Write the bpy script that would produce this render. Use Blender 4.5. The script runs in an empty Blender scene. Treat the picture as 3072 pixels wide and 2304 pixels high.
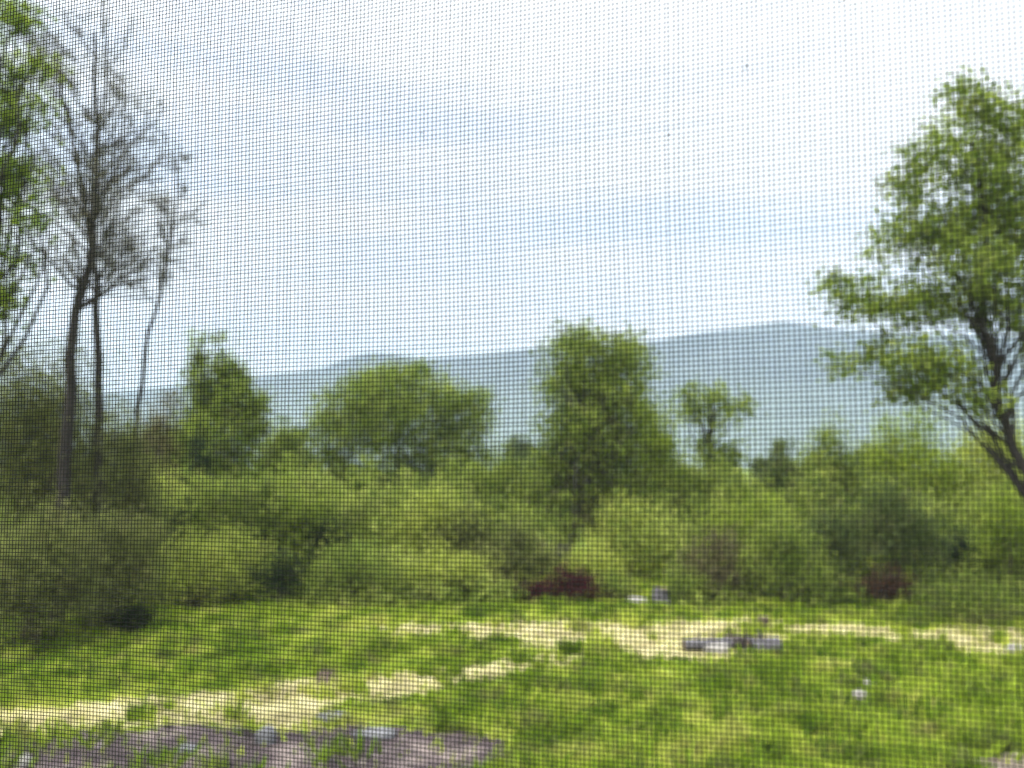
import bpy, math, random
import numpy as np

# ------------------------------------------------------------------ set-up
S = bpy.context.scene
COL = S.collection
RNG = np.random.default_rng(11)
F = 2300.0                      # focal length of the photograph in its own pixels
W0, H0 = 3072.0, 2304.0
EYE = 4.0                       # the window is on an upper floor
HORIZON = 1400.0
PITCH = math.atan((HORIZON - H0 / 2) / F)
CP, SP = math.cos(PITCH), math.sin(PITCH)


def ray(px, py):
    xc = (px - W0 / 2) / F
    yc = -(py - H0 / 2) / F
    return np.array([xc, CP - yc * SP, SP + yc * CP])


def at(px, py, d):
    r = ray(px, py)
    return np.array([r[0] / r[1] * d, d, EYE + r[2] / r[1] * d])


def ground(px, py, z=0.0):
    r = ray(px, py)
    k = (z - EYE) / r[2]
    return np.array([r[0] * k, r[1] * k, z])


def to_px(P):
    """world points -> photograph pixels (used to keep grass off the bare ground)"""
    X, Y, Z = P[:, 0], P[:, 1], P[:, 2] - EYE
    fw = Y * CP + Z * SP
    up = -Y * SP + Z * CP
    return W0 / 2 + F * X / fw, H0 / 2 - F * up / fw


def tag(o, label=None, cat=None, group=None, kind=None):
    if label: o['label'] = label
    if cat: o['category'] = cat
    if group: o['group'] = group
    if kind: o['kind'] = kind
    return o


def empty(name, loc, label, cat, group=None):
    o = bpy.data.objects.new(name, None)
    o.empty_display_size = 0.2
    COL.objects.link(o)
    o.location = loc
    return tag(o, label, cat, group)


class MB:
    """collects quads and builds ONE mesh object"""
    def __init__(s):
        s.v, s.f, s.n, s.c = [], [], 0, []

    def add(s, V, Q, c=None):
        V = np.asarray(V, float); Q = np.asarray(Q, int)
        s.v.append(V); s.f.append(Q + s.n); s.n += len(V)
        if c is not None: s.c.append(np.asarray(c, float))

    def tube(s, P, R, sides=5):
        P = np.asarray(P, float); R = np.asarray(R, float)
        n = len(P)
        T = np.gradient(P, axis=0)
        T /= np.linalg.norm(T, axis=1)[:, None] + 1e-9
        a = np.array([1.0, 0, 0]) if abs(T[0, 0]) < .8 else np.array([0, 1.0, 0])
        U = np.cross(T, a); U /= np.linalg.norm(U, axis=1)[:, None] + 1e-9
        V = np.cross(T, U)
        ang = np.arange(sides) / sides * 2 * math.pi
        ring = (U[:, None, :] * np.cos(ang)[None, :, None] + V[:, None, :] * np.sin(ang)[None, :, None]) * R[:, None, None] + P[:, None, :]
        i = np.arange(n - 1)[:, None] * sides
        j = np.arange(sides)[None, :]
        k = (j + 1) % sides
        Q = np.stack([i + j, i + k, i + sides + k, i + sides + j], -1).reshape(-1, 4)
        s.add(ring.reshape(-1, 3), Q)

    def build(s, name, m, parent=None, smooth=False):
        V = np.concatenate(s.v); Q = np.concatenate(s.f)
        me = bpy.data.meshes.new(name)
        me.vertices.add(len(V)); me.vertices.foreach_set('co', V.ravel())
        me.loops.add(len(Q) * 4); me.loops.foreach_set('vertex_index', Q.ravel())
        me.polygons.add(len(Q))
        me.polygons.foreach_set('loop_start', np.arange(len(Q)) * 4)
        me.polygons.foreach_set('loop_total', np.full(len(Q), 4))
        if smooth: me.polygons.foreach_set('use_smooth', np.ones(len(Q), bool))
        me.update(calc_edges=True)
        if s.c:
            a = me.attributes.new('tint', 'FLOAT', 'POINT')
            a.data.foreach_set('value', np.concatenate(s.c))
        me.materials.append(m)
        o = bpy.data.objects.new(name, me)
        COL.objects.link(o)
        if parent: o.parent = parent
        return o


# ------------------------------------------------------------------ materials
def new_mat(name):
    m = bpy.data.materials.new(name); m.use_nodes = True
    nt = m.node_tree
    for n in list(nt.nodes): nt.nodes.remove(n)
    return m, nt, nt.nodes.new('ShaderNodeOutputMaterial')


def ramp(nt, stops):
    r = nt.nodes.new('ShaderNodeValToRGB')
    e = r.color_ramp.elements
    e[0].position, e[0].color = stops[0][0], (*stops[0][1], 1)
    e[1].position, e[1].color = stops[-1][0], (*stops[-1][1], 1)
    for p, c in stops[1:-1]:
        x = e.new(p); x.color = (*c, 1)
    return r


def noise(nt, scale, detail=3, rough=.55, coord='Object', vec_scale=None, seed=0):
    tc = nt.nodes.new('ShaderNodeTexCoord')
    n = nt.nodes.new('ShaderNodeTexNoise')
    n.inputs['Scale'].default_value = scale
    n.inputs['Detail'].default_value = detail
    n.inputs['Roughness'].default_value = rough
    out = tc.outputs[coord]
    mp = nt.nodes.new('ShaderNodeMapping')
    mp.inputs['Scale'].default_value = vec_scale or (1, 1, 1)
    mp.inputs['Location'].default_value = (seed * 3.7, seed * 1.9, seed * .7)
    nt.links.new(out, mp.inputs['Vector']); nt.links.new(mp.outputs[0], n.inputs['Vector'])
    return n


def leaf_mat(name, dark, mid, light, scale=.9, transl=.45, extra=None, wither=.5):
    m, nt, out = new_mat(name)
    at_ = nt.nodes.new('ShaderNodeAttribute'); at_.attribute_name = 'tint'
    n = noise(nt, scale, 2)
    mx = nt.nodes.new('ShaderNodeMath'); mx.operation = 'ADD'
    ml = nt.nodes.new('ShaderNodeMath'); ml.operation = 'MULTIPLY'; ml.inputs[1].default_value = .55
    m2 = nt.nodes.new('ShaderNodeMath'); m2.operation = 'MULTIPLY'; m2.inputs[1].default_value = .5
    nt.links.new(n.outputs['Fac'], ml.inputs[0]); nt.links.new(at_.outputs['Fac'], m2.inputs[0])
    nt.links.new(ml.outputs[0], mx.inputs[0]); nt.links.new(m2.outputs[0], mx.inputs[1])
    r = ramp(nt, [(.25, dark), (.52, mid), (.8, light)] + ([(1.0, extra)] if extra else []))
    nt.links.new(mx.outputs[0], r.inputs[0])
    n2 = noise(nt, scale * 1.7, 3, .6, seed=4)
    r2 = ramp(nt, [(.50, (0, 0, 0)), (.68, (wither,) * 3)]); nt.links.new(n2.outputs['Fac'], r2.inputs[0])
    wm = nt.nodes.new('ShaderNodeMix'); wm.data_type = 'RGBA'; wm.inputs['B'].default_value = (.19, .155, .085, 1)
    nt.links.new(r2.outputs[0], wm.inputs['Factor']); nt.links.new(r.outputs[0], wm.inputs['A'])
    r = wm
    d = nt.nodes.new('ShaderNodeBsdfDiffuse'); t = nt.nodes.new('ShaderNodeBsdfTranslucent')
    mix = nt.nodes.new('ShaderNodeMixShader'); mix.inputs[0].default_value = transl
    nt.links.new(r.outputs['Result'], d.inputs[0]); nt.links.new(r.outputs['Result'], t.inputs[0])
    nt.links.new(d.outputs[0], mix.inputs[1]); nt.links.new(t.outputs[0], mix.inputs[2])
    nt.links.new(mix.outputs[0], out.inputs[0])
    return m


def surf_mat(name, stops, scale, detail=5, rough=.9, vec_scale=None, bump=0, spec=.2):
    m, nt, out = new_mat(name)
    n = noise(nt, scale, detail, .6, vec_scale=vec_scale)
    r = ramp(nt, stops)
    nt.links.new(n.outputs['Fac'], r.inputs[0])
    b = nt.nodes.new('ShaderNodeBsdfPrincipled')
    b.inputs['Roughness'].default_value = rough
    b.inputs['Specular IOR Level'].default_value = spec
    nt.links.new(r.outputs[0], b.inputs['Base Color'])
    if bump:
        bp = nt.nodes.new('ShaderNodeBump'); bp.inputs['Distance'].default_value = bump
        nt.links.new(n.outputs['Fac'], bp.inputs['Height']); nt.links.new(bp.outputs[0], b.inputs['Normal'])
    nt.links.new(b.outputs[0], out.inputs[0])
    return m


M = {}
M['bright'] = leaf_mat('bright_leaf', (.12, .19, .022), (.27, .365, .045), (.46, .54, .085), wither=.4)
M['mid'] = leaf_mat('mid_leaf', (.095, .15, .028), (.21, .285, .05), (.37, .44, .09))
M['olive'] = leaf_mat('olive_leaf', (.065, .078, .026), (.155, .18, .056), (.29, .32, .10), wither=.45)
M['lime'] = leaf_mat('lime_leaf', (.19, .25, .04), (.40, .47, .085), (.57, .61, .15), wither=.4)
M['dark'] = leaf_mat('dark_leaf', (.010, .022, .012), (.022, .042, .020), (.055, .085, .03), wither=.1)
M['blue'] = leaf_mat('bluish_leaf', (.05, .08, .028), (.11, .155, .046), (.21, .26, .08))
M['maroon'] = leaf_mat('maroon_leaf', (.030, .008, .014), (.06, .015, .024), (.11, .035, .04), wither=.1)
M['rust'] = leaf_mat('rust_leaf', (.05, .028, .024), (.09, .05, .038), (.15, .095, .06), wither=.3)
M['tan'] = leaf_mat('tan_bud', (.11, .10, .06), (.18, .165, .11), (.25, .25, .14))
M['brown'] = leaf_mat('brownish_leaf', (.085, .075, .04), (.16, .145, .075), (.24, .23, .10))
M['under'] = leaf_mat('undergrowth_leaf', (.10, .15, .03), (.26, .33, .065), (.45, .51, .12), .5, .5, wither=.4)
M['bark'] = surf_mat('bark', [(.3, (.014, .011, .011)), (.7, (.045, .038, .036))], 6, vec_scale=(1, 1, .25), bump=.02)
M['pale_bark'] = surf_mat('pale_bark', [(.3, (.075, .07, .066)), (.7, (.17, .16, .15))], 5, vec_scale=(1, 1, .3), bump=.02)
M['stem'] = surf_mat('shrub_stem', [(.3, (.07, .055, .04)), (.7, (.16, .13, .09))], 8)


# ------------------------------------------------------------------ plants
def leaves(mb, centres, sig, per, size, rng, tint_spread=.5):
    """leaf-sized faces scattered round clump centres"""
    n = len(centres)
    C = np.repeat(centres, per, 0)
    sg = np.repeat(sig, per, 0) if np.ndim(sig) else np.full(n * per, sig)
    P = C + rng.normal(0, 1, (n * per, 3)) * sg[:, None] * np.array([1, 1, .75])
    k = len(P)
    nrm = rng.normal(0, 1, (k, 3)) + np.array([0, 0, .7])
    nrm /= np.linalg.norm(nrm, axis=1)[:, None]
    a = np.cross(nrm, rng.normal(0, 1, (k, 3))); a /= np.linalg.norm(a, axis=1)[:, None]
    b = np.cross(nrm, a)
    s = size * rng.uniform(.6, 1.35, (k, 1))
    V = np.stack([P - a * s * .5, P + b * s * .32, P + a * s * .55, P - b * s * .32], 1).reshape(-1, 3)
    Q = np.arange(k * 4).reshape(-1, 4)
    t = np.repeat(rng.uniform(0, 1, n), per)
    t = np.clip(t * (1 - tint_spread * .4) + rng.uniform(0, 1, k) * tint_spread * .4, 0, 1)
    mb.add(V, Q, np.repeat(t, 4))


def clumps(blobs, n, rng, inside=.35):
    """clump centres inside a set of ellipsoids (x,y,z,rx,ry,rz), most of them near the skin"""
    B = np.array(blobs, float)
    w = (B[:, 3] * B[:, 5]) ** .75; w /= w.sum()
    idx = rng.choice(len(B), n, p=w)
    u = rng.normal(0, 1, (n, 3)); u /= np.linalg.norm(u, axis=1)[:, None]
    lump = 1 + .16 * np.sin(u[:, 0] * 5 + idx) * np.cos(u[:, 2] * 6 + idx * 2) + .1 * np.sin(u[:, 1] * 9 + u[:, 2] * 7)
    rr = np.where(rng.random(n) < inside, rng.random(n) ** .5, rng.uniform(.75, 1.0, n)) * lump
    return B[idx, :3] + u * B[idx, 3:] * rr[:, None]


def limb(mb, p0, p1, r0, r1, rng, seg=6, sag=.15, sides=5):
    t = np.linspace(0, 1, seg)[:, None]
    p0 = np.asarray(p0); p1 = np.asarray(p1)
    L = np.linalg.norm(p1 - p0)
    P = p0 + (p1 - p0) * t
    P += np.sin(t * math.pi) * np.array([rng.normal(0, .07), rng.normal(0, .07), sag]) * L
    P[1:-1] += rng.normal(0, .018 * L, (seg - 2, 3))
    mb.tube(P, np.linspace(r0, r1, seg), sides)


def tree(name, label, px, by, blobs_px, mat, n, per=34, leaf=.17, sig=.34, trunk=None, bark='bark',
         r=.16, limbs=26, inside=.45, seed=1, cat='tree', dist=None, group=None, depth=.9, stems=1, inner=None):
    """blobs_px: (cx, cy, rx, ry) as read off the photograph at the tree's own distance"""
    rng = np.random.default_rng(seed)
    base = ground(px, by) if dist is None else np.array([at(px, HORIZON, dist)[0], dist, 0.0])
    d = base[1]
    root = empty(name, base, label, cat, group)
    B = []
    for i, (cx, cy, rx, ry) in enumerate(blobs_px):
        c = at(cx, cy, d) - base
        k = d / F
        c[1] += rng.uniform(-.35, .35) * rx * k
        B.append((*c, rx * k, rx * k * depth, ry * k))
    C = clumps(B, n, rng, inside)
    C[:, 2] = np.maximum(C[:, 2], .12)
    mb = MB(); leaves(mb, C, sig * rng.uniform(.7, 1.3, len(C)), per, leaf, rng)
    mb.build('crown' if cat == 'tree' else 'foliage', M[mat], root)
    if inner:
        IB = [(*(at(cx, cy, d) - base), rx * d / F, rx * d / F * .8, ry * d / F) for cx, cy, rx, ry in inner[0]]
        ib = MB(); leaves(ib, clumps(IB, inner[2], rng, .6), np.full(inner[2], sig), 26, leaf * .8, rng); ib.build('inner_twigs', M[inner[1]], root)  # the tree's inner twigs, drawn as clumps of leaf faces
    tb = MB()
    if trunk is None:
        top = max(b[2] for b in B); mx = B[0][0]
        pts = [(0, 0, -.1), (mx * .1, 0, top * .3), (mx * .5, 0, top * .6), (mx, 0, top)]
    else:
        pts = [(at(x, y, d) - base) for x, y in trunk]
        pts = [np.array([p[0], 0, p[2]]) for p in pts]
    pts = np.array(pts, float)
    t = np.linspace(0, len(pts) - 1, 14)
    P = np.stack([np.interp(t, np.arange(len(pts)), pts[:, k]) for k in range(3)], 1)
    P[1:] += rng.normal(0, .02 * np.ptp(pts[:, 2]) / 3, (13, 3)) * np.array([1, 1, .2])
    if stems == 1:
        R = np.linspace(r, r * .3, 14); R[0] *= 1.45; R[1] *= 1.12
        tb.tube(P, R, 8)
    order = rng.choice(len(C), min(limbs, len(C)), replace=False)
    for q in order:
        c = C[q]
        if stems > 1:
            s0 = np.array([rng.normal(0, .12), rng.normal(0, .12), -.05])
            limb(tb, s0, c, r * .5, r * .12, rng, 6, .06, 4)
        else:
            h = np.clip(c[2] * rng.uniform(.45, .8), P[2, 2], P[-1, 2])
            k = int(np.argmin(abs(P[:, 2] - h)))
            limb(tb, P[k], c, R[k] * .42, .010, rng, 7, .05, 4)
    tb.build('trunk' if stems == 1 else 'stems', M[bark if stems == 1 else 'stem'], root)
    return root


def shrub(name, label, cx, top, w, by, mat, seed, dens=1.0, group=None, leaf=None, cat='shrub', lobes=4, hollow=0, lean=0):
    """a bush standing on the ground at (cx, by), its top at pixel row top"""
    rng = np.random.default_rng(seed * 7 + 3)
    base = ground(cx, by); d = base[1]; k = d / F
    h = (by - top)
    B = [(cx + lean * .5, by - h * .45, w * .40, h * .48)]
    for i in range(lobes):
        fx = (i + .5) / lobes * 2 - 1 + rng.uniform(-.15, .15)
        hh = h * (1 - .35 * fx * fx) * rng.uniform(.72, 1.0)
        rx = w * rng.uniform(.2, .3)
        B.append((cx + fx * w * .33 + lean * .3, by - hh + rx * .7, rx, max(rx * .75, hh * .24)))
    for i in range(12):                                      # uneven upright shoots above the mass
        fx = rng.uniform(-1, 1); hh = h * rng.uniform(.6, 1.22) * (1 - .3 * fx * fx)
        B.append((cx + fx * w * .46, by - hh * .8, w * rng.uniform(.05, .11), hh * rng.uniform(.16, .26)))
    area = w * h * k * k
    lf = leaf or min(.24, max(.09, .0042 * d))
    n = int(min(620, max(60, area * 16 * dens / (lf / .15) ** 1.2)))
    sig = .16 + .05 * math.sqrt(area)
    return tree(name, label, cx, by, B, mat, n, 30, lf, min(.42, sig), None, r=.06, limbs=14, seed=seed, cat=cat, group=group, stems=2)


# ------------------------------------------------------------------ ground, track, gravel
def poly_sheet(name, pts_px, z, m, jitter=10, seed=0):
    rng = random.Random(seed)
    P = []
    n = len(pts_px)
    for i in range(n):
        a, b = pts_px[i], pts_px[(i + 1) % n]
        steps = max(2, int(math.hypot(b[0] - a[0], b[1] - a[1]) / 28))
        for s in range(steps):
            t = s / steps
            x = a[0] + (b[0] - a[0]) * t; y = a[1] + (b[1] - a[1]) * t
            P.append((x + rng.uniform(-jitter, jitter), y + rng.uniform(-jitter, jitter) * .45))
    V = [tuple(ground(x, y, z)) for x, y in P]
    import bmesh
    bm = bmesh.new()
    f = bm.faces.new([bm.verts.new(v) for v in V])
    f.normal_update()
    if f.normal.z < 0: f.normal_flip()
    bmesh.ops.triangulate(bm, faces=[f])
    me = bpy.data.meshes.new(name); bm.to_mesh(me); bm.free()
    me.materials.append(m)
    o = bpy.data.objects.new(name, me); COL.objects.link(o)
    return tag(o, kind='structure'), P


def inside_poly(x, y, P):
    P = np.array(P); r = np.zeros(len(x), bool)
    j = len(P) - 1
    for i in range(len(P)):
        xi, yi = P[i]; xj, yj = P[j]
        c = ((yi > y) != (yj > y)) & (x < (xj - xi) * (y - yi) / (yj - yi + 1e-9) + xi)
        r ^= c
        j = i
    return r


M['turf'] = surf_mat('turf', [(.3, (.10, .16, .02)), (.5, (.19, .26, .035)), (.7, (.30, .34, .07))], .35, 6)
gb = MB()
gx = np.array([-6000, -60, -20, 0, 20, 60, 6000.]); gy = np.array([-400, 0, 12, 26, 60, 400, 6000.])
V = np.array([(x, y, 0) for y in gy for x in gx])
Q = [(j * 7 + i, j * 7 + i + 1, (j + 1) * 7 + i + 1, (j + 1) * 7 + i) for j in range(6) for i in range(6)]
gb.add(V, Q)
tag(gb.build('ground', M['turf']), kind='structure')

M['straw'] = surf_mat('dry_straw_soil', [(.33, (.15, .13, .06)), (.5, (.36, .32, .15)), (.68, (.50, .455, .25))], 1.3, 6, bump=.03)
M['gravel'] = surf_mat('gravelly_soil', [(.34, (.022, .016, .018)), (.5, (.07, .053, .056)), (.68, (.21, .17, .155))], 1.2, 8, bump=.03)
M['earth'] = surf_mat('bare_earth', [(.3, (.10, .08, .06)), (.7, (.25, .21, .17))], 3, 6, bump=.03)
UPPER = [(960, 1878), (1200, 1872), (1450, 1872), (1700, 1858), (1950, 1868), (2200, 1852), (2450, 1868), (2700, 1878), (3120, 1884),
         (3120, 1965), (2850, 1955), (2620, 1915), (2380, 1905), (2330, 1975), (2150, 1985), (1950, 1978), (1760, 1968), (1560, 1938), (1380, 1915), (1250, 1915), (1150, 1898)]
LOWER = [(-40, 2130), (200, 2115), (480, 2085), (760, 2062), (960, 2030), (1200, 2020), (1420, 1998), (1560, 1972), (1720, 1960), (1780, 1975),
         (1640, 2012), (1420, 2052), (1180, 2098), (1030, 2130), (980, 2180), (800, 2190), (560, 2170), (300, 2186), (120, 2212), (-40, 2235)]
GRAVEL = [(-60, 2242), (140, 2212), (330, 2188), (620, 2172), (850, 2196), (1060, 2176), (1240, 2192), (1400, 2190), (1500, 2222), (1530, 2270), (1450, 2330), (1400, 2460), (-60, 2460)]
EARTH = [(2860, 2320), (2930, 2278), (3010, 2262), (3150, 2255), (3150, 2420), (2860, 2420)]
_, PU = poly_sheet('dirt_track', UPPER, .004, M['straw'], 20, 1)
_, PL = poly_sheet('dirt_track', LOWER, .008, M['straw'], 20, 2)
_, PG = poly_sheet('gravel_patch', GRAVEL, .012, M['gravel'], 26, 3)
_, PE = poly_sheet('earth_patch', EARTH, .004, M['earth'], 10, 4)


def wave(P, s, seed):
    r = np.random.default_rng(seed); o = np.zeros(len(P))
    for k in range(6):
        a = r.uniform(0, 6.28); f = s * r.uniform(.5, 1.9)
        o += np.sin((P[:, 0] * math.cos(a) + P[:, 1] * math.sin(a)) * f + r.uniform(0, 6.28))
    return o / 6


def grass_field():
    rng = np.random.default_rng(5)
    n = 230000
    y = 8.0 * (34 / 8.0) ** rng.random(n)
    x = rng.uniform(-1, 1, n) * (y * .78 + 2.5)
    P = np.stack([x, y, np.zeros(n)], 1)
    u, v = to_px(P)
    ju, jv = u + rng.normal(0, 34, n), v + rng.normal(0, 9, n)          # the straw thins out into the grass
    bare = inside_poly(ju, jv, PU) | inside_poly(ju, jv, PL)
    stone = inside_poly(u + rng.normal(0, 22, n), v + rng.normal(0, 7, n), PG) | inside_poly(u, v, PE)
    tuft = wave(P, 2.2, 1) + .8 * wave(P, 6.5, 2)
    keep = np.where(stone, rng.random(n) < .02 + .3 * (tuft > .8), np.where(bare, rng.random(n) < .16 + .45 * (tuft > .5), True))
    P, tuft, y, bare = P[keep], tuft[keep], y[keep], bare[keep]; n = len(P)
    h = (.06 + .17 * np.clip(tuft + .3, 0, 1.3) ** 1.5) * rng.uniform(.6, 1.4, n)
    h[bare & (tuft < .5)] *= .5
    w = .0026 * y * rng.uniform(.7, 1.3, n)
    a = rng.uniform(0, 6.28, n)
    side = np.stack([np.cos(a), np.sin(a), np.zeros(n)], 1) * w[:, None]
    bend = np.stack([rng.normal(0, .5, n), rng.normal(0, .5, n), np.zeros(n)], 1) * h[:, None]
    T = P + bend * .9; T[:, 2] += h
    Mi = P + bend * .25; Mi[:, 2] += h * .55
    V = np.stack([P - side, P + side, T + side * .15, T - side * .15], 1)
    mb = MB(); t = np.clip(.52 + .45 * wave(P, .8, 7) + .8 * wave(P, 3.4, 9) + .4 * wave(P, 8, 12) + rng.normal(0, .14, n), 0, 1)
    t = np.where(bare & (tuft < .5), rng.uniform(.75, 1.5, n), t)
    m2 = 420; yy = 8.5 * (24 / 8.5) ** rng.random(m2); c = np.stack([rng.uniform(-1, 1, m2) * (yy * .72 + 1), yy, np.zeros(m2)], 1)
    u2, v2 = to_px(c); c = c[~(inside_poly(u2, v2, PU) | inside_poly(u2, v2, PL) | (inside_poly(u2, v2, PG) & (rng.random(m2) < .85)))]; m2 = len(c)
    rad = np.repeat(rng.uniform(.08, .3, m2), 46)
    b = np.repeat(c, 46, 0) + np.concatenate([rng.normal(0, 1, (m2 * 46, 2)) * rad[:, None], np.zeros((m2 * 46, 1))], 1)
    hh = np.repeat(rng.uniform(.10, .30, m2), 46) * rng.uniform(.5, 1.2, m2 * 46); a2 = rng.uniform(0, 6.28, m2 * 46)
    s2 = np.stack([np.cos(a2), np.sin(a2), 0 * a2], 1) * (.003 * b[:, 1:2])
    t2 = b + np.stack([rng.normal(0, .5, len(b)), rng.normal(0, .5, len(b)), np.ones(len(b))], 1) * hh[:, None]
    mb.add(np.stack([b - s2, b + s2, t2 + s2 * .4, t2 - s2 * .4], 1).reshape(-1, 3), np.arange(len(b) * 4).reshape(-1, 4), np.repeat(np.repeat(rng.uniform(-.25, .4, m2), 46), 4))
    mb.add(V.reshape(-1, 3), np.arange(n * 4).reshape(-1, 4), np.repeat(t, 4))
    m = leaf_mat('grass_blade', (.12, .20, .016), (.29, .39, .036), (.50, .55, .10), .8, .4, (.52, .46, .24), .6)
    tag(mb.build('grass', m), 'rough tufted lime green grass covering the clearing', 'grass', kind='stuff')


grass_field()


# ------------------------------------------------------------------ stones, logs
def rock_mesh(mb, c, r, rng, n=7, m=10):
    th = np.linspace(0, math.pi, n); ph = np.linspace(0, 2 * math.pi, m, endpoint=False)
    k1, k2, k3 = rng.uniform(0, 6, 3)
    V = []
    for t in th:
        for p in ph:
            d = np.array([math.sin(t) * math.cos(p), math.sin(t) * math.sin(p), math.cos(t)])
            q = 1 + .18 * math.sin(3 * d[0] + k1) + .16 * math.sin(4 * d[1] + k2) + .1 * math.sin(5 * d[2] + k3)
            V.append(np.array(c) + d * q * np.array(r))
    Q = [(i * m + j, i * m + (j + 1) % m, (i + 1) * m + (j + 1) % m, (i + 1) * m + j) for i in range(n - 1) for j in range(m)]
    mb.add(V, Q)


M['rock_white'] = surf_mat('pale_rock', [(.3, (.20, .19, .175)), (.7, (.42, .40, .37))], 4, bump=.02)
M['rock_grey'] = surf_mat('grey_rock', [(.3, (.085, .085, .09)), (.7, (.22, .222, .235))], 4, bump=.02)


def rock(label, px, by, wpx, hpx, m, seed, group=None):
    rng = np.random.default_rng(seed)
    b = ground(px, by); k = b[1] / F
    mb = MB(); rock_mesh(mb, (0, 0, hpx * k * .22), (wpx * k * .5, wpx * k * .36, hpx * k * .55), rng)
    o = mb.build('rock', M[m], None, True); o.location = b
    tag(o, label, 'rock', group)


rock('white rock in the grass, upper one of a pair on the right', 2612, 2064, 44, 30, 'rock_white', 1)
rock('white flat rock in the grass, lower one of a pair on the right', 2580, 2100, 56, 32, 'rock_white', 2)
rock('bluish grey boulder on the gravel beside a green tuft', 795, 2232, 62, 58, 'rock_grey', 3)
rock('long pale blue-grey rock at the back edge of the gravel', 1120, 2210, 120, 30, 'rock_grey', 4)
rock('small dusty rock on the gravel, in front of the boulder', 560, 2256, 60, 30, 'rock_grey', 5)
rock('pale rock at the right edge on the dry track', 3056, 1955, 70, 26, 'rock_white', 6)
rock('flat pale rock at the shrub edge, left of a grey stump', 1915, 1812, 66, 26, 'rock_white', 7)
rock('pale stone at the front corner of the gravel', 70, 2298, 60, 34, 'rock_white', 8)
rock('grey stone on the dry track in front of the gravel bend', 1000, 2165, 90, 34, 'rock_grey', 9)

M['pebble'] = surf_mat('pebble', [(.36, (.03, .022, .024)), (.66, (.20, .17, .165))], .9, 8)
pb = MB(); r_ = np.random.default_rng(21)
cnt = 0
while cnt < 900:
    px, py = r_.uniform(0, 1520), r_.uniform(2185, 2330)
    if not inside_poly(np.array([px]), np.array([py]), PG)[0]: continue
    b = ground(px, py); s = r_.uniform(.01, .028) * (1 + 2.2 * r_.random() ** 6)
    rock_mesh(pb, b + np.array([0, 0, s * .3]), (s, s * r_.uniform(.6, 1), s * .6), r_, 5, 6); cnt += 1
tag(pb.build('pebbles', M['pebble'], None, True), 'loose grey pebbles strewn over the gravel patch', 'pebbles', kind='stuff')

M['old_wood'] = surf_mat('weathered_wood', [(.3, (.06, .055, .06)), (.7, (.17, .165, .18))], 5, vec_scale=(.3, 2, 2), bump=.02)
M['dark_wood'] = surf_mat('dark_wet_wood', [(.3, (.03, .025, .025)), (.7, (.10, .085, .08))], 6, bump=.02)
M['cut_wood'] = surf_mat('cut_end', [(.3, (.13, .10, .07)), (.7, (.24, .19, .14))], 9)


M['rust_wood'] = surf_mat('brown_wood', [(.3, (.07, .052, .042)), (.7, (.18, .14, .11))], 6, bump=.02)


def log(label, x0, x1, by, thick, m, seed, skew=0.0):
    rng = np.random.default_rng(seed)
    a = ground(x0, by); b = ground(x1, by - skew); k = a[1] / F; r = thick * k * .5
    root = empty('log', (a + b) / 2 * np.array([1, 1, 0]), label, 'log')
    c = (a + b) / 2; n = 12
    t = np.linspace(0, 1, n)[:, None]
    P = a + (b - a) * t - c; P[:, 2] = r * .85; P += rng.normal(0, r * .06, (n, 3))
    R = r * (1 + rng.normal(0, .06, n))
    mb = MB(); mb.tube(P, R, 10); mb.build('bark', M[m], root, True)
    for e, s in ((0, -1), (n - 1, 1)):
        eb = MB(); d = (b - a) / np.linalg.norm(b - a) * s
        eb.tube([P[e], P[e] + d * .004, P[e] + d * .006], [R[e] * .97, R[e] * .9, .001], 10); eb.build('cut_end', M['cut_wood'], root)
    for q in (.3, .66):
        mb2 = MB(); i = int(q * n); limb(mb2, P[i], P[i] + np.array([rng.normal(0, .1), -.1, r * 2.2]), r * .25, r * .1, rng, 4, 0, 6)
        mb2.build('branch_stub', M[m], root)


log('grey weathered log lying at the left of the log pile on the dry track', 2050, 2190, 1952, 36, 'old_wood', 1, 4)
log('dark wet log in the middle of the log pile on the dry track', 2185, 2262, 1946, 42, 'dark_wood', 2, -2)
log('bluish grey log lying at the right end of the log pile', 2240, 2335, 1960, 48, 'old_wood', 3, 0)
rock('white stone lying on the front of the log pile', 2150, 1958, 66, 34, 'rock_white', 10)


def stump(label, px, by, w, h, m, seed):
    rng = np.random.default_rng(seed); b = ground(px, by); k = b[1] / F; r = w * k * .5; H = h * k
    root = empty('tree_stump', b, label, 'stump')
    z = np.array([-.05, .05, .25, .6, 1.0]) * H
    P = np.stack([rng.normal(0, r * .05, 5), rng.normal(0, r * .05, 5), z], 1)
    R = r * np.array([1.35, 1.15, .98, .9, .86])
    mb = MB(); mb.tube(P, R, 10); mb.build('bark', M[m], root, True)
    e = MB(); e.tube([P[-1], P[-1] + np.array([0, 0, .01]), P[-1] + np.array([0, 0, .02])], [R[-1] * .96, R[-1] * .8, .001], 10)
    e.build('cut_top', M['cut_wood'], root)


stump('small reddish brown stump behind the right end of the log pile', 2290, 1886, 40, 32, 'rust_wood', 1)
stump('grey stump at the edge of the shrubs, right of a flat pale rock', 1985, 1812, 54, 44, 'old_wood', 2)
stump('brown stump on the grass between the two arms of the dry track', 978, 2044, 56, 24, 'rust_wood', 3)

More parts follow.
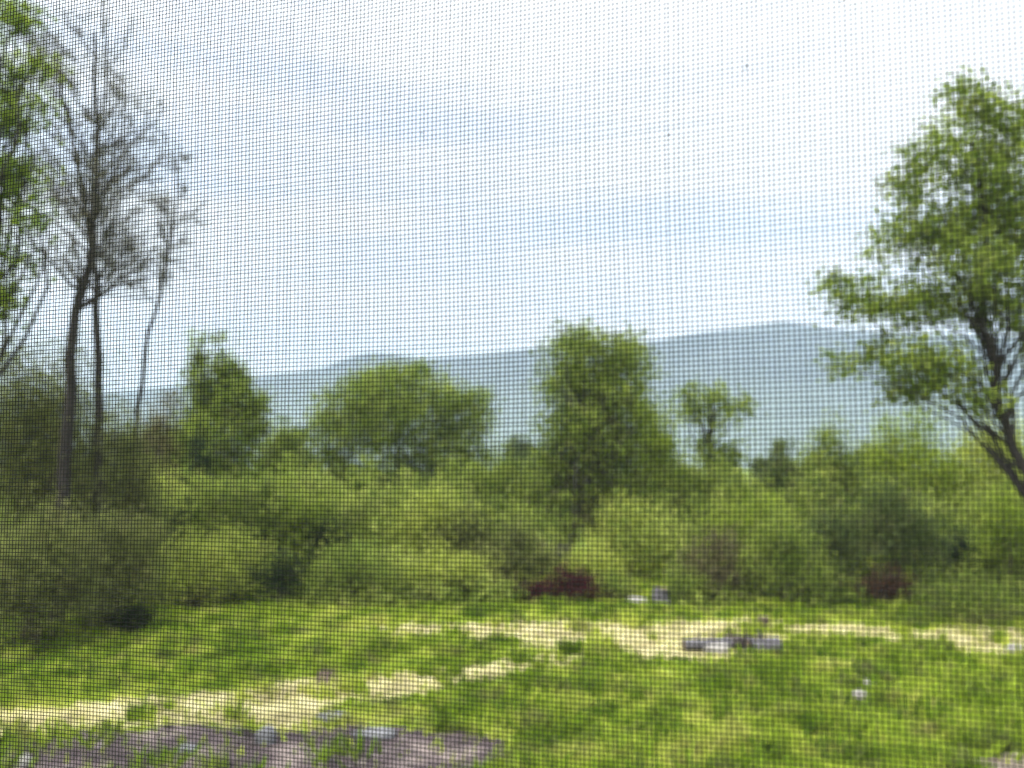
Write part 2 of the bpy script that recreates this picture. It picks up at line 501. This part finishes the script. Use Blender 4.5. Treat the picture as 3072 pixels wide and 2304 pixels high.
# ------------------------------------------------------------------ mountains
RIDGE = [(-900, 1230), (-300, 1215), (200, 1190), (480, 1162), (700, 1135), (900, 1112), (980, 1098), (1050, 1070), (1110, 1054), (1180, 1060), (1260, 1076), (1400, 1066),
         (1600, 1044), (1700, 1036), (1900, 1034), (2050, 1003), (2256, 976), (2350, 962), (2420, 972), (2520, 986), (2765, 1000), (3072, 1010), (3500, 1060), (4200, 1160)]
YR = 2600.0
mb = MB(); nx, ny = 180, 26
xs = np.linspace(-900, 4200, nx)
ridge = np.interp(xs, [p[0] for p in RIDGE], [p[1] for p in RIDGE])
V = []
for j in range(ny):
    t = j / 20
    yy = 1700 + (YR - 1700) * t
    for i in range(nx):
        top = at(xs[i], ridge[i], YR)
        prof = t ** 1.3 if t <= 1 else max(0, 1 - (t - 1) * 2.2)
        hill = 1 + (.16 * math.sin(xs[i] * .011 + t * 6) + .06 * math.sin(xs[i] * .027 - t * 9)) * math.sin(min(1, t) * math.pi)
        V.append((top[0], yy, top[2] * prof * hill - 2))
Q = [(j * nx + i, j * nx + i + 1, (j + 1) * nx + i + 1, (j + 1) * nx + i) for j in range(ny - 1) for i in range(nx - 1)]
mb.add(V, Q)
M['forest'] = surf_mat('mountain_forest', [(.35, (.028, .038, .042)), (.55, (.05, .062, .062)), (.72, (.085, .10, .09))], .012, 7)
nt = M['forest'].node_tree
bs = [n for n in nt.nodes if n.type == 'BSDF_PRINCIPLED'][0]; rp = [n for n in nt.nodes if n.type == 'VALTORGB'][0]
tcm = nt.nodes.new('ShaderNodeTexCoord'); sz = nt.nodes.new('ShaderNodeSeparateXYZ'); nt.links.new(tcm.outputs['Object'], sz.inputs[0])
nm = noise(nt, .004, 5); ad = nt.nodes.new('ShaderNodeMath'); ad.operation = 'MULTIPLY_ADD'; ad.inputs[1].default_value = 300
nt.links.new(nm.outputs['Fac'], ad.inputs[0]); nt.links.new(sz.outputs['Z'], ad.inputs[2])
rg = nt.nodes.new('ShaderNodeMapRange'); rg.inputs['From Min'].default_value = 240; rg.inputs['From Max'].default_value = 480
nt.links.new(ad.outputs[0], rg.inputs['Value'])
mc = nt.nodes.new('ShaderNodeMix'); mc.data_type = 'RGBA'; mc.inputs['A'].default_value = (.10, .125, .11, 1)   # paler lower slopes: haze at the base put into the colour
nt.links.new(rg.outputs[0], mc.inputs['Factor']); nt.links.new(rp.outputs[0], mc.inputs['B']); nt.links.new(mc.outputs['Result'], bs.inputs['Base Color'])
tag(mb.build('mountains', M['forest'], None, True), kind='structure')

# ------------------------------------------------------------------ trees
tree('broadleaf_tree', 'big rounded bright green tree left of centre, below the low mountain bump', 1200, 1600,
     [(1090, 1230, 150, 110), (1230, 1190, 130, 95), (1010, 1310, 90, 110), (1340, 1290, 120, 120), (1190, 1340, 235, 160), (1190, 1220, 190, 90), (1420, 1230, 55, 70),
      (1250, 1120, 40, 30), (1120, 1140, 70, 40), (1430, 1420, 60, 80), (1000, 1440, 80, 80), (1310, 1460, 130, 80), (1150, 1480, 150, 70), (1060, 1500, 120, 90), (1200, 1540, 220, 80), (1360, 1530, 120, 80)],
     'mid', 1350, 36, .22, .42, [(1200, 1600), (1195, 1480), (1190, 1330), (1210, 1180)], r=.15, limbs=34, seed=31)
tree('broadleaf_tree', 'tall narrow tree in the centre with greyish branches showing and a pale trunk', 1700, 1690,
     [(1780, 1070, 130, 70), (1710, 1060, 80, 60), (1850, 1060, 80, 60), (1790, 1250, 150, 150), (1690, 1150, 70, 70), (1880, 1140, 75, 90), (1790, 1180, 130, 90), (1680, 1290, 75, 70), (1880, 1270, 80, 90),
      (1770, 1330, 120, 90), (1660, 1370, 50, 40), (1720, 1015, 40, 30), (1900, 1040, 50, 40), (1680, 1440, 65, 60), (1870, 1420, 75, 80), (1760, 1450, 80, 60)],
     'mid', 620, 32, .18, .34, [(1690, 1690), (1710, 1560), (1760, 1420), (1790, 1250), (1790, 1080)], 'pale_bark', r=.34, limbs=60, inside=.2, seed=32, inner=([(1780, 1270, 95, 110), (1740, 1420, 95, 100), (1830, 1380, 70, 100), (1715, 1540, 70, 110), (1790, 1520, 50, 90)], 'brown', 210))
tree('small_tree', 'small airy tree with a bare lower trunk, right of the tall centre tree', 2130, 1640,
     [(2120, 1190, 65, 40), (2210, 1220, 60, 26), (2080, 1230, 40, 32), (2160, 1260, 55, 26), (2060, 1175, 25, 22), (2150, 1350, 70, 45), (2230, 1190, 30, 18), (2130, 1440, 95, 70), (2180, 1380, 50, 40)],
     'mid', 150, 24, .22, .3, [(2130, 1640), (2135, 1400), (2128, 1290), (2140, 1200)], r=.2, limbs=30, seed=33)
tree('broadleaf_tree', 'tall open crowned tree at the right edge, leaning branches over the meadow', 3110, 1900,
     [(2900, 330, 80, 60), (3040, 380, 110, 90), (2800, 450, 110, 80), (2740, 560, 70, 70), (2950, 520, 130, 90), (2680, 700, 90, 80), (2830, 700, 140, 90), (3010, 720, 130, 100),
      (2600, 900, 110, 70), (2760, 900, 120, 80), (2920, 900, 130, 90), (3080, 930, 110, 100), (2560, 1090, 70, 30), (2690, 1060, 90, 60), (2840, 1090, 110, 60), (2500, 840, 40, 30),
      (3120, 560, 150, 180), (3160, 800, 150, 140), (3200, 1000, 150, 140), (2960, 640, 150, 120), (2900, 830, 150, 90), (2880, 270, 45, 40), (2770, 1160, 100, 45), (2930, 1190, 90, 50)],
     'mid', 1250, 16, .16, .23, [(3130, 1900), (3110, 1600), (3070, 1390), (3000, 1240), (2960, 1040), (2950, 700), (2920, 420)], r=.16, limbs=44, inside=.8, seed=34)
tree('pointed_tree', 'green tree with two pointed tops, left of the big rounded tree', 660, 1660,
     [(660, 1330, 105, 110), (690, 1200, 55, 70), (605, 1210, 45, 80), (592, 1062, 10, 85), (600, 1140, 24, 50), (664, 1064, 11, 75), (680, 1130, 26, 50), (715, 1140, 12, 60), (745, 1270, 45, 80), (650, 1450, 130, 90), (768, 1220, 12, 60), (570, 1320, 40, 70)],
     'mid', 620, 32, .18, .28, None, r=.16, limbs=26, seed=35)
tree('broadleaf_tree', 'leafy green tree reaching in from the left edge of the view', -190, 2350,
     [(40, 60, 60, 50), (100, 50, 40, 30), (85, 190, 70, 40), (30, 230, 50, 60), (100, 310, 60, 40), (40, 360, 50, 50), (60, 520, 75, 70), (20, 560, 60, 60), (-80, 300, 130, 260), (-160, 600, 140, 200),
      (30, 700, 60, 20), (110, 660, 50, 30), (-60, 40, 120, 90), (25, 770, 70, 50), (10, 900, 55, 70), (-60, 820, 90, 130)],
     'mid', 260, 30, .085, .12, [(-190, 2350), (-185, 1700), (-170, 1000), (-140, 500), (-120, 150)], r=.12, limbs=60, inside=.5, seed=36, dist=10.5)


def bare_tree(label, px, dist, path, r, seed, spread, start, bark='bark', nb=16, tan=True, leafn=1.0):
    """a tree with its twigs nearly bare: trunk, forked limbs, thin twigs and a few buds"""
    rng = np.random.default_rng(seed)
    base = np.array([at(px, HORIZON, dist)[0], dist, 0.0]); root = empty('bare_tree', base, label, 'tree')
    pts = np.array([at(x, y, dist) - base for x, y in path]); pts[:, 1] = 0
    n = 22; t = np.linspace(0, len(pts) - 1, n)
    P = np.stack([np.interp(t, np.arange(len(pts)), pts[:, k]) for k in range(3)], 1)
    P[1:] += rng.normal(0, .035, (n - 1, 3))
    P[:, 1] += np.cumsum(rng.normal(0, .04, n))
    R = np.linspace(r, r * .18, n); R[0] *= 1.3
    tb = MB(); tb.tube(P, R, 8); wb = MB(); tips = []
    for b in range(nb):
        k = int(rng.uniform(start, .98) * (n - 1)); up = rng.uniform(.5, 1.7)
        a = rng.uniform(0, 6.28); L = spread * rng.uniform(.5, 1.1) * (1.15 - .5 * k / n)
        p = P[k]; d = np.array([math.cos(a), math.sin(a), up]); d /= np.linalg.norm(d)
        e = p + d * L
        limb(tb, p, e, R[k] * .42, .014, rng, 8, .08, 5)
        for c in range(7):
            q = p + (e - p) * rng.uniform(.3, 1); dd = d + rng.normal(0, .6, 3); dd /= np.linalg.norm(dd)
            L2 = L * rng.uniform(.25, .5); e2 = q + dd * L2
            limb(wb, q, e2, .018, .008, rng, 5, .05, 3)
            for g in range(5):
                q3 = q + (e2 - q) * rng.uniform(.3, 1); d3 = dd + rng.normal(0, .7, 3) + np.array([0, 0, .3]); d3 /= np.linalg.norm(d3)
                e3 = q3 + d3 * L2 * rng.uniform(.3, .6)
                limb(wb, q3, e3, .011, .006, rng, 4, .03, 3); tips.append(e3)
    tb.build('trunk', M[bark], root); wb.build('twigs', M['pale_bark'], root)
    tips = np.array(tips); pick = rng.random(len(tips)) < leafn
    lb = MB(); leaves(lb, tips[pick], .2, 4, .06, rng); lb.build('buds', M['tan' if tan else 'olive'], root)


bare_tree('nearly bare forked tree with a dark trunk at the left, the thickest of three', 170, 20,
          [(170, 2050), (185, 1500), (195, 1150), (215, 930), (265, 760), (275, 520), (285, 300), (275, 90)], .19, 41, 3.3, .42, nb=38)
bare_tree('nearly bare straight dark trunk standing just right of the forked tree', 290, 21.5,
          [(290, 1960), (290, 1400), (292, 1150), (292, 930), (285, 800), (250, 600), (190, 300), (180, 200)], .15, 42, 2.6, .45, nb=20)
bare_tree('slender leaning pale trunk with few twigs, rightmost of the bare trees', 375, 24,
          [(375, 1850), (395, 1330), (430, 1080), (455, 930), (490, 800), (520, 620), (535, 430)],   .085, 43, 1.7, .5, nb=14, leafn=.7)

# ------------------------------------------------------------------ shrubs and young trees of the thicket
SH = [
 ('tall_shrub', 'tall olive bush at the left edge, behind the bare trees', 20, 1085, 270, 1850, 'olive', 1),
 ('tall_shrub', 'pointed olive bush rising around the foot of the forked bare tree', 185, 1100, 300, 1840, 'olive', 2),
 ('tall_shrub', 'olive bush between the straight bare trunk and the slender leaning trunk', 335, 1270, 270, 1800, 'olive', 3),
 ('shrub', 'low dark olive bush at the lower left corner of the thicket', 90, 1560, 380, 1950, 'olive', 4),
 ('shrub', 'dusky olive bush in front of the slender leaning trunk', 330, 1540, 300, 1890, 'olive', 5),
 ('shrub', 'tiny dark bush on the grass in front of the dusky olive bush', 385, 1835, 70, 1895, 'dark', 6),
 ('young_tree', 'greyish brown young tree left of the two pointed tree tops', 505, 1235, 170, 1660, 'brown', 7),
 ('shrub', 'small dark bush at the foot of the two-topped tree', 595, 1370, 80, 1690, 'dark', 8),
 ('young_tree', 'thin pale green young tree in the gap left of the big rounded tree', 830, 1285, 120, 1610, 'mid', 9),
 ('shrub', 'lime bush below the greyish brown young tree', 470, 1440, 250, 1720, 'lime', 10),
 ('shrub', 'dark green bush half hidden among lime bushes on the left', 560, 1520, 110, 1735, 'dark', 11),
 ('shrub', 'mid green bush in front of the two-topped tree', 710, 1450, 260, 1740, 'mid', 12),
 ('shrub', 'bright bush under the left side of the big rounded tree', 890, 1470, 240, 1730, 'bright', 13),
 ('shrub', 'spreading lime bush at the edge of the grass on the left', 560, 1620, 290, 1820, 'lime', 14),
 ('shrub', 'lime bush at the grass edge between two dark bushes', 710, 1600, 200, 1790, 'lime', 15),
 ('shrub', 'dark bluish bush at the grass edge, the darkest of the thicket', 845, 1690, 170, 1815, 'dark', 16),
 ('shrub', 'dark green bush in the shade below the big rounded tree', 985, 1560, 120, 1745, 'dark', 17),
 ('shrub', 'mid green bush at the grass edge right of the darkest bush', 1070, 1640, 280, 1808, 'mid', 18),
 ('shrub', 'yellow green bush below the right side of the big rounded tree', 1300, 1480, 250, 1745, 'lime', 19),
 ('shrub', 'shady olive bush left of the pale trunk of the centre tree', 1390, 1540, 190, 1750, 'olive', 20),
 ('shrub', 'green bush filling the gap between the rounded tree and the centre tree', 1510, 1380, 240, 1680, 'mid', 21),
 ('shrub', 'lime bush at the grass edge behind the reddish brushwood', 1330, 1650, 240, 1795, 'lime', 22),
 ('shrub', 'olive bush directly behind the maroon bush', 1560, 1600, 240, 1770, 'olive', 23),
 ('tall_shrub', 'slim tall green bush touching the right side of the centre tree', 1965, 1265, 170, 1660, 'bright', 24),
 ('shrub', 'lime bush right of the pale trunk of the centre tree', 1890, 1520, 250, 1730, 'lime', 25),
 ('shrub', 'yellow lime bush in front of the foot of the centre tree', 1760, 1640, 220, 1765, 'lime', 26),
 ('shrub', 'mid green bush under the small airy tree', 2085, 1410, 270, 1690, 'mid', 27),
 ('shrub', 'bright green bush in front of the small airy tree', 2240, 1500, 260, 1750, 'bright', 28),
 ('shrub', 'brownish bush at the grass edge behind the grey stump', 2150, 1620, 230, 1800, 'brown', 29),
 ('young_tree', 'pale green young tree behind the bushes right of the small airy tree', 2370, 1370, 170, 1660, 'blue', 30),
 ('young_tree', 'narrow pointed green young tree right of the small airy tree', 2500, 1300, 150, 1690, 'mid', 31),
 ('shrub', 'green bush at the grass edge behind the log pile', 2360, 1570, 240, 1815, 'mid', 32),
 ('young_tree', 'broad bright green young tree under the crown of the right edge tree', 2740, 1260, 250, 1700, 'bright', 33),
 ('shrub', 'dark bluish green bush left of the rust coloured bush', 2480, 1520, 190, 1780, 'blue', 34),
 ('young_tree', 'lime young tree beside the leaning trunk at the right edge', 2985, 1270, 230, 1700, 'lime', 35),
 ('shrub', 'bluish green bush behind the rust coloured bush', 2680, 1480, 290, 1790, 'blue', 36),
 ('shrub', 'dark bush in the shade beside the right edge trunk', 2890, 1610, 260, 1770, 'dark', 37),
 ('shrub', 'low wide green bush at the grass edge on the far right', 2910, 1740, 360, 1865, 'mid', 38),
 ('shrub', 'deep maroon bush at the edge of the grass below the centre tree', 1725, 1722, 190, 1802, 'maroon', 39),
 ('shrub', 'rust coloured bush at the grass edge on the right', 2655, 1712, 150, 1812, 'rust', 40),
 ('shrub', 'low reddish brushwood at the grass edge left of the maroon bush', 1440, 1735, 190, 1785, 'rust', 41),
 ('shrub', 'low maroon sprawl joined to the left of the maroon bush', 1625, 1770, 90, 1803, 'maroon', 42),
 ('shrub', 'small green bush between the maroon bush and the flat pale rock', 1850, 1735, 110, 1800, 'mid', 43),
 ('shrub', 'shady green bush just right of the grey stump', 2060, 1715, 130, 1808, 'mid', 44),
 ('shrub', 'green bush at the right edge between lime young tree and low wide bush', 3040, 1500, 200, 1790, 'bright', 45),
]
for nm, lb, cx, top, w, by, mt, sd in SH:
    shrub(nm, lb, cx, top, w, by, mt, sd, dens=2.6 if sd < 4 else 1.8 if sd < 7 else 1.2, lobes=7 if sd < 4 else 4)

def undergrowth():
    rng = np.random.default_rng(91)
    n = 3200
    y = rng.uniform(26.5, 62, n); x = rng.uniform(-1, 1, n) * (y * .72 + 3)
    P = np.stack([x, y, np.zeros(n)], 1)
    top = 2.8 + .9 * wave(P, .35, 3) + .7 * wave(P, 1.1, 4)
    P[:, 2] = np.clip(top, .6, 4.0) * rng.uniform(.25, 1, n) ** .6
    u, v = to_px(P); k = (y > 33) | (u < 1640) | (u > 1840); P = P[k]
    for q in range(130):                                   # thin upright saplings sticking out of it
        yy = rng.uniform(27, 48); b = np.array([rng.uniform(-1, 1) * (yy * .70 + 2), yy, 0]); hh = rng.uniform(2.4, 4.4)
        P = np.concatenate([P, b + np.stack([rng.normal(0, .15, 9), rng.normal(0, .15, 9), np.linspace(.4, 1, 9) * hh], 1)])
    n = len(P)
    sg = rng.uniform(.3, .6, n); sg[-130 * 9:] = rng.uniform(.14, .26, 130 * 9)
    lo = 900; yy = rng.uniform(22.6, 26.5, lo); P2 = np.stack([rng.uniform(-1, 1, lo) * (yy * .7 + 2), yy, 0 * yy], 1)
    P2[:, 2] = np.clip(.35 + .5 * wave(P2, 1.3, 5) + .3 * (yy - 23), .02, 1.3) * rng.uniform(.2, 1, lo)
    u, v = to_px(P2); P2 = P2[~(((u > 1520) & (u < 1880)) | ((u > 2560) & (u < 2760)) | ((u > 740) & (u < 950)) | ((u > 1880) & (u < 2030)))]; lo = len(P2)
    P = np.concatenate([P, P2]); sg = np.concatenate([sg, rng.uniform(.12, .3, lo)]); n = len(P)
    mb = MB(); leaves(mb, P, sg, 40, .2, rng)
    tag(mb.build('undergrowth', M['under']), 'mixed green undergrowth filling the ground behind and between the bushes', 'undergrowth', kind='stuff')


undergrowth()

# far trees of the valley, seen in the gaps
FT = [(1560, 1330, 130, 95, 'hazy green far tree in the gap left of the centre tree'), (1630, 1350, 100, 85, 'second hazy far tree, touching the centre tree on its left'),
      (2320, 1350, 110, 90, 'hazy green far tree beyond the gap right of the small airy tree'), (2600, 1335, 100, 95, 'hazy far tree between the narrow pointed tree and the broad bright young tree'),
      (440, 1290, 140, 80, 'hazy far tree behind the slender leaning trunk'), (880, 1320, 130, 90, 'hazy far tree behind the thin pale young tree')]
for i, (cx, top, w, dd, lb) in enumerate(FT):
    k = dd / F; by = HORIZON + EYE / k
    shrub('far_tree', lb, cx, top, w, by, 'blue', 60 + i, 1.2, leaf=.45, cat='tree', group='hazy trees far behind the thicket')

# ------------------------------------------------------------------ insect screen
def insect_screen():
    rng = np.random.default_rng(77)
    d1 = np.array([8236., 348., -2300.]); d1 /= np.linalg.norm(d1)      # along the weft, in camera axes (right, up, forward)
    d2 = np.array([0., 45000., 2300.]); d2 /= np.linalg.norm(d2)        # along the warp
    nrm = np.cross(d1, d2); nrm /= np.linalg.norm(nrm)
    C = np.array([0, 0, .25])

    def world(p):
        return np.stack([p[:, 0], p[:, 2] * CP - p[:, 1] * SP, EYE + p[:, 2] * SP + p[:, 1] * CP], 1)
    p1, p2, rw = .00147, .00152, .000145
    s_axis = np.concatenate([np.linspace(-.9, -.34, 8), np.arange(-.32, .26, .007), np.linspace(.28, .9, 8)])
    t_axis = np.concatenate([np.linspace(-.6, -.22, 6), np.arange(-.20, .205, .007), np.linspace(.23, .6, 6)])
    mb = MB()

    def smooth(n, amp):
        a = rng.normal(0, 1, n + 4); return np.convolve(a, [.25, .5, .25, .0], 'same')[2:n + 2] * amp
    for i in range(int(-.9 / p1), int(.9 / p1)):
        s = i * p1 + rng.normal(0, .00007)
        off = smooth(len(t_axis), .00007)
        P = C + d1 * (s + off)[:, None] + d2 * t_axis[:, None]
        P = P + d1 * (.0003 * np.sin(P @ d2 * 34 + 1.3) + .0002 * np.sin(s * 21 + P @ d2 * 55))[:, None]
        mb.tube(world(P), np.full(len(P), rw * rng.uniform(.92, 1.1)), 4)
    for j in range(int(-.6 / p2), int(.6 / p2)):
        t = j * p2 + rng.normal(0, .00007)
        off = smooth(len(s_axis), .00006)
        P = C + d2 * (t + off)[:, None] + d1 * s_axis[:, None] + nrm * .00011
        P = P + d2 * (.0004 * np.sin(P @ d1 * 26 + .4) + .0002 * np.sin(t * 30 - P @ d1 * 47))[:, None]
        mb.tube(world(P), np.full(len(P), rw), 4)
    for q in range(16):                                     # dust and lint caught in the weave
        a = C + d1 * rng.uniform(-.2, .16) + d2 * rng.uniform(-.13, .12) - nrm * .0001
        g = np.stack([a + (d1 * rng.normal(0, .0004) + d2 * rng.normal(0, .0004)) * k for k in range(4)])
        mb.tube(world(g), np.full(4, rng.uniform(.00008, .00016)), 4)
    m = surf_mat('coated_fibre', [(.3, (.010, .010, .011)), (.7, (.020, .020, .022))], 300, 2, .8, spec=.03)
    tag(mb.build('insect_screen', m, None, True), 'fine dark woven insect screen stretched across the whole window in front of the view', 'insect screen')


insect_screen()

# ------------------------------------------------------------------ haze
HAZE = True
if HAZE:
    me = bpy.data.meshes.new('haze')
    x0, x1, y0, y1, z0, z1 = -5800, 5800, -380, 5800, -1, 620
    V = [(x, y, z) for z in (z0, z1) for y in (y0, y1) for x in (x0, x1)]
    me.from_pydata(V, [], [(0, 2, 3, 1), (4, 5, 7, 6), (0, 1, 5, 4), (2, 6, 7, 3), (0, 4, 6, 2), (1, 3, 7, 5)])
    m, nt, out = new_mat('haze')
    pv = nt.nodes.new('ShaderNodeVolumePrincipled')
    pv.inputs['Color'].default_value = (.62, .76, 1.0, 1)
    pv.inputs['Density'].default_value = .00024
    pv.inputs['Anisotropy'].default_value = .2
    nt.links.new(pv.outputs[0], out.inputs['Volume'])
    me.materials.append(m)
    o = bpy.data.objects.new('haze', me); COL.objects.link(o)
    tag(o, 'thin bluish haze lying over the valley', 'haze', kind='stuff')

# ------------------------------------------------------------------ sky, sun
SUN_EL, SUN_AZ = math.radians(64), math.radians(-130)     # azimuth from +Y, clockwise
w = bpy.data.worlds.new('World'); S.world = w; w.use_nodes = True
nt = w.node_tree
for n in list(nt.nodes): nt.nodes.remove(n)
out = nt.nodes.new('ShaderNodeOutputWorld')
sky = nt.nodes.new('ShaderNodeTexSky'); sky.sky_type = 'NISHITA'; sky.sun_disc = False
sky.sun_elevation = SUN_EL; sky.sun_rotation = SUN_AZ
b1 = nt.nodes.new('ShaderNodeBackground'); b1.inputs['Strength'].default_value = .075
nt.links.new(sky.outputs[0], b1.inputs['Color'])
tc = nt.nodes.new('ShaderNodeTexCoord')
sep = nt.nodes.new('ShaderNodeSeparateXYZ'); nt.links.new(tc.outputs['Generated'], sep.inputs[0])
mp = nt.nodes.new('ShaderNodeMapping'); mp.inputs['Scale'].default_value = (1.2, 1.2, 8.0); mp.inputs['Location'].default_value = (.35, 0, .8)
nz = nt.nodes.new('ShaderNodeTexNoise'); nz.inputs['Scale'].default_value = 1.7; nz.inputs['Detail'].default_value = 5; nz.inputs['Roughness'].default_value = .5
nt.links.new(tc.outputs['Generated'], mp.inputs[0]); nt.links.new(mp.outputs[0], nz.inputs['Vector'])
cr = ramp(nt, [(.36, (.62, .62, .62)), (.56, (1, 1, 1))]); nt.links.new(nz.outputs['Fac'], cr.inputs[0])
mr = nt.nodes.new('ShaderNodeMapRange'); mr.inputs['From Min'].default_value = .35; mr.inputs['From Max'].default_value = 1
mr.inputs['To Min'].default_value = .36; mr.inputs['To Max'].default_value = .66
nt.links.new(sep.outputs['Z'], mr.inputs['Value'])
b2 = nt.nodes.new('ShaderNodeBackground'); b2.inputs['Color'].default_value = (.955, .975, 1, 1)
mx_ = nt.nodes.new('ShaderNodeMapRange'); mx_.inputs['From Min'].default_value = -.6; mx_.inputs['From Max'].default_value = .5
mx_.inputs['To Min'].default_value = .76; mx_.inputs['To Max'].default_value = .97
nt.links.new(sep.outputs['X'], mx_.inputs['Value'])
ml_ = nt.nodes.new('ShaderNodeMath'); ml_.operation = 'MULTIPLY'
nt.links.new(mr.outputs[0], ml_.inputs[0]); nt.links.new(mx_.outputs[0], ml_.inputs[1]); nt.links.new(ml_.outputs[0], b2.inputs['Strength'])
mix = nt.nodes.new('ShaderNodeMixShader')
nt.links.new(cr.outputs[0], mix.inputs[0]); nt.links.new(b1.outputs[0], mix.inputs[1]); nt.links.new(b2.outputs[0], mix.inputs[2])
nt.links.new(mix.outputs[0], out.inputs[0])

sl = bpy.data.lights.new('sun', 'SUN'); sl.energy = 1.5; sl.angle = math.radians(25); sl.color = (1, .95, .87)
so = bpy.data.objects.new('sun', sl); COL.objects.link(so)
so.rotation_euler = (math.pi / 2 - SUN_EL, 0, -SUN_AZ + math.pi)
so.location = (-8, -8, 60)

# ------------------------------------------------------------------ camera
cd = bpy.data.cameras.new('camera'); cam = bpy.data.objects.new('camera', cd); COL.objects.link(cam)
cam.location = (0, 0, EYE); cam.rotation_euler = (math.pi / 2 + PITCH, 0, 0)
cd.sensor_width = 36; cd.lens = 36 * F / W0; cd.clip_start = .01; cd.clip_end = 15000
cd.dof.use_dof = True; cd.dof.focus_distance = .36; cd.dof.aperture_fstop = cd.lens / 2.9
S.camera = cam
S.view_settings.view_transform = 'Standard'; S.view_settings.look = 'None'
S.view_settings.exposure = 2.32; S.view_settings.gamma = 1
S.cycles.use_denoising = True
S.cycles.max_bounces = 8; S.cycles.diffuse_bounces = 6; S.cycles.transmission_bounces = 6; S.cycles.volume_bounces = 1; S.cycles.transparent_max_bounces = 4
S.cycles.filter_width = 1.0
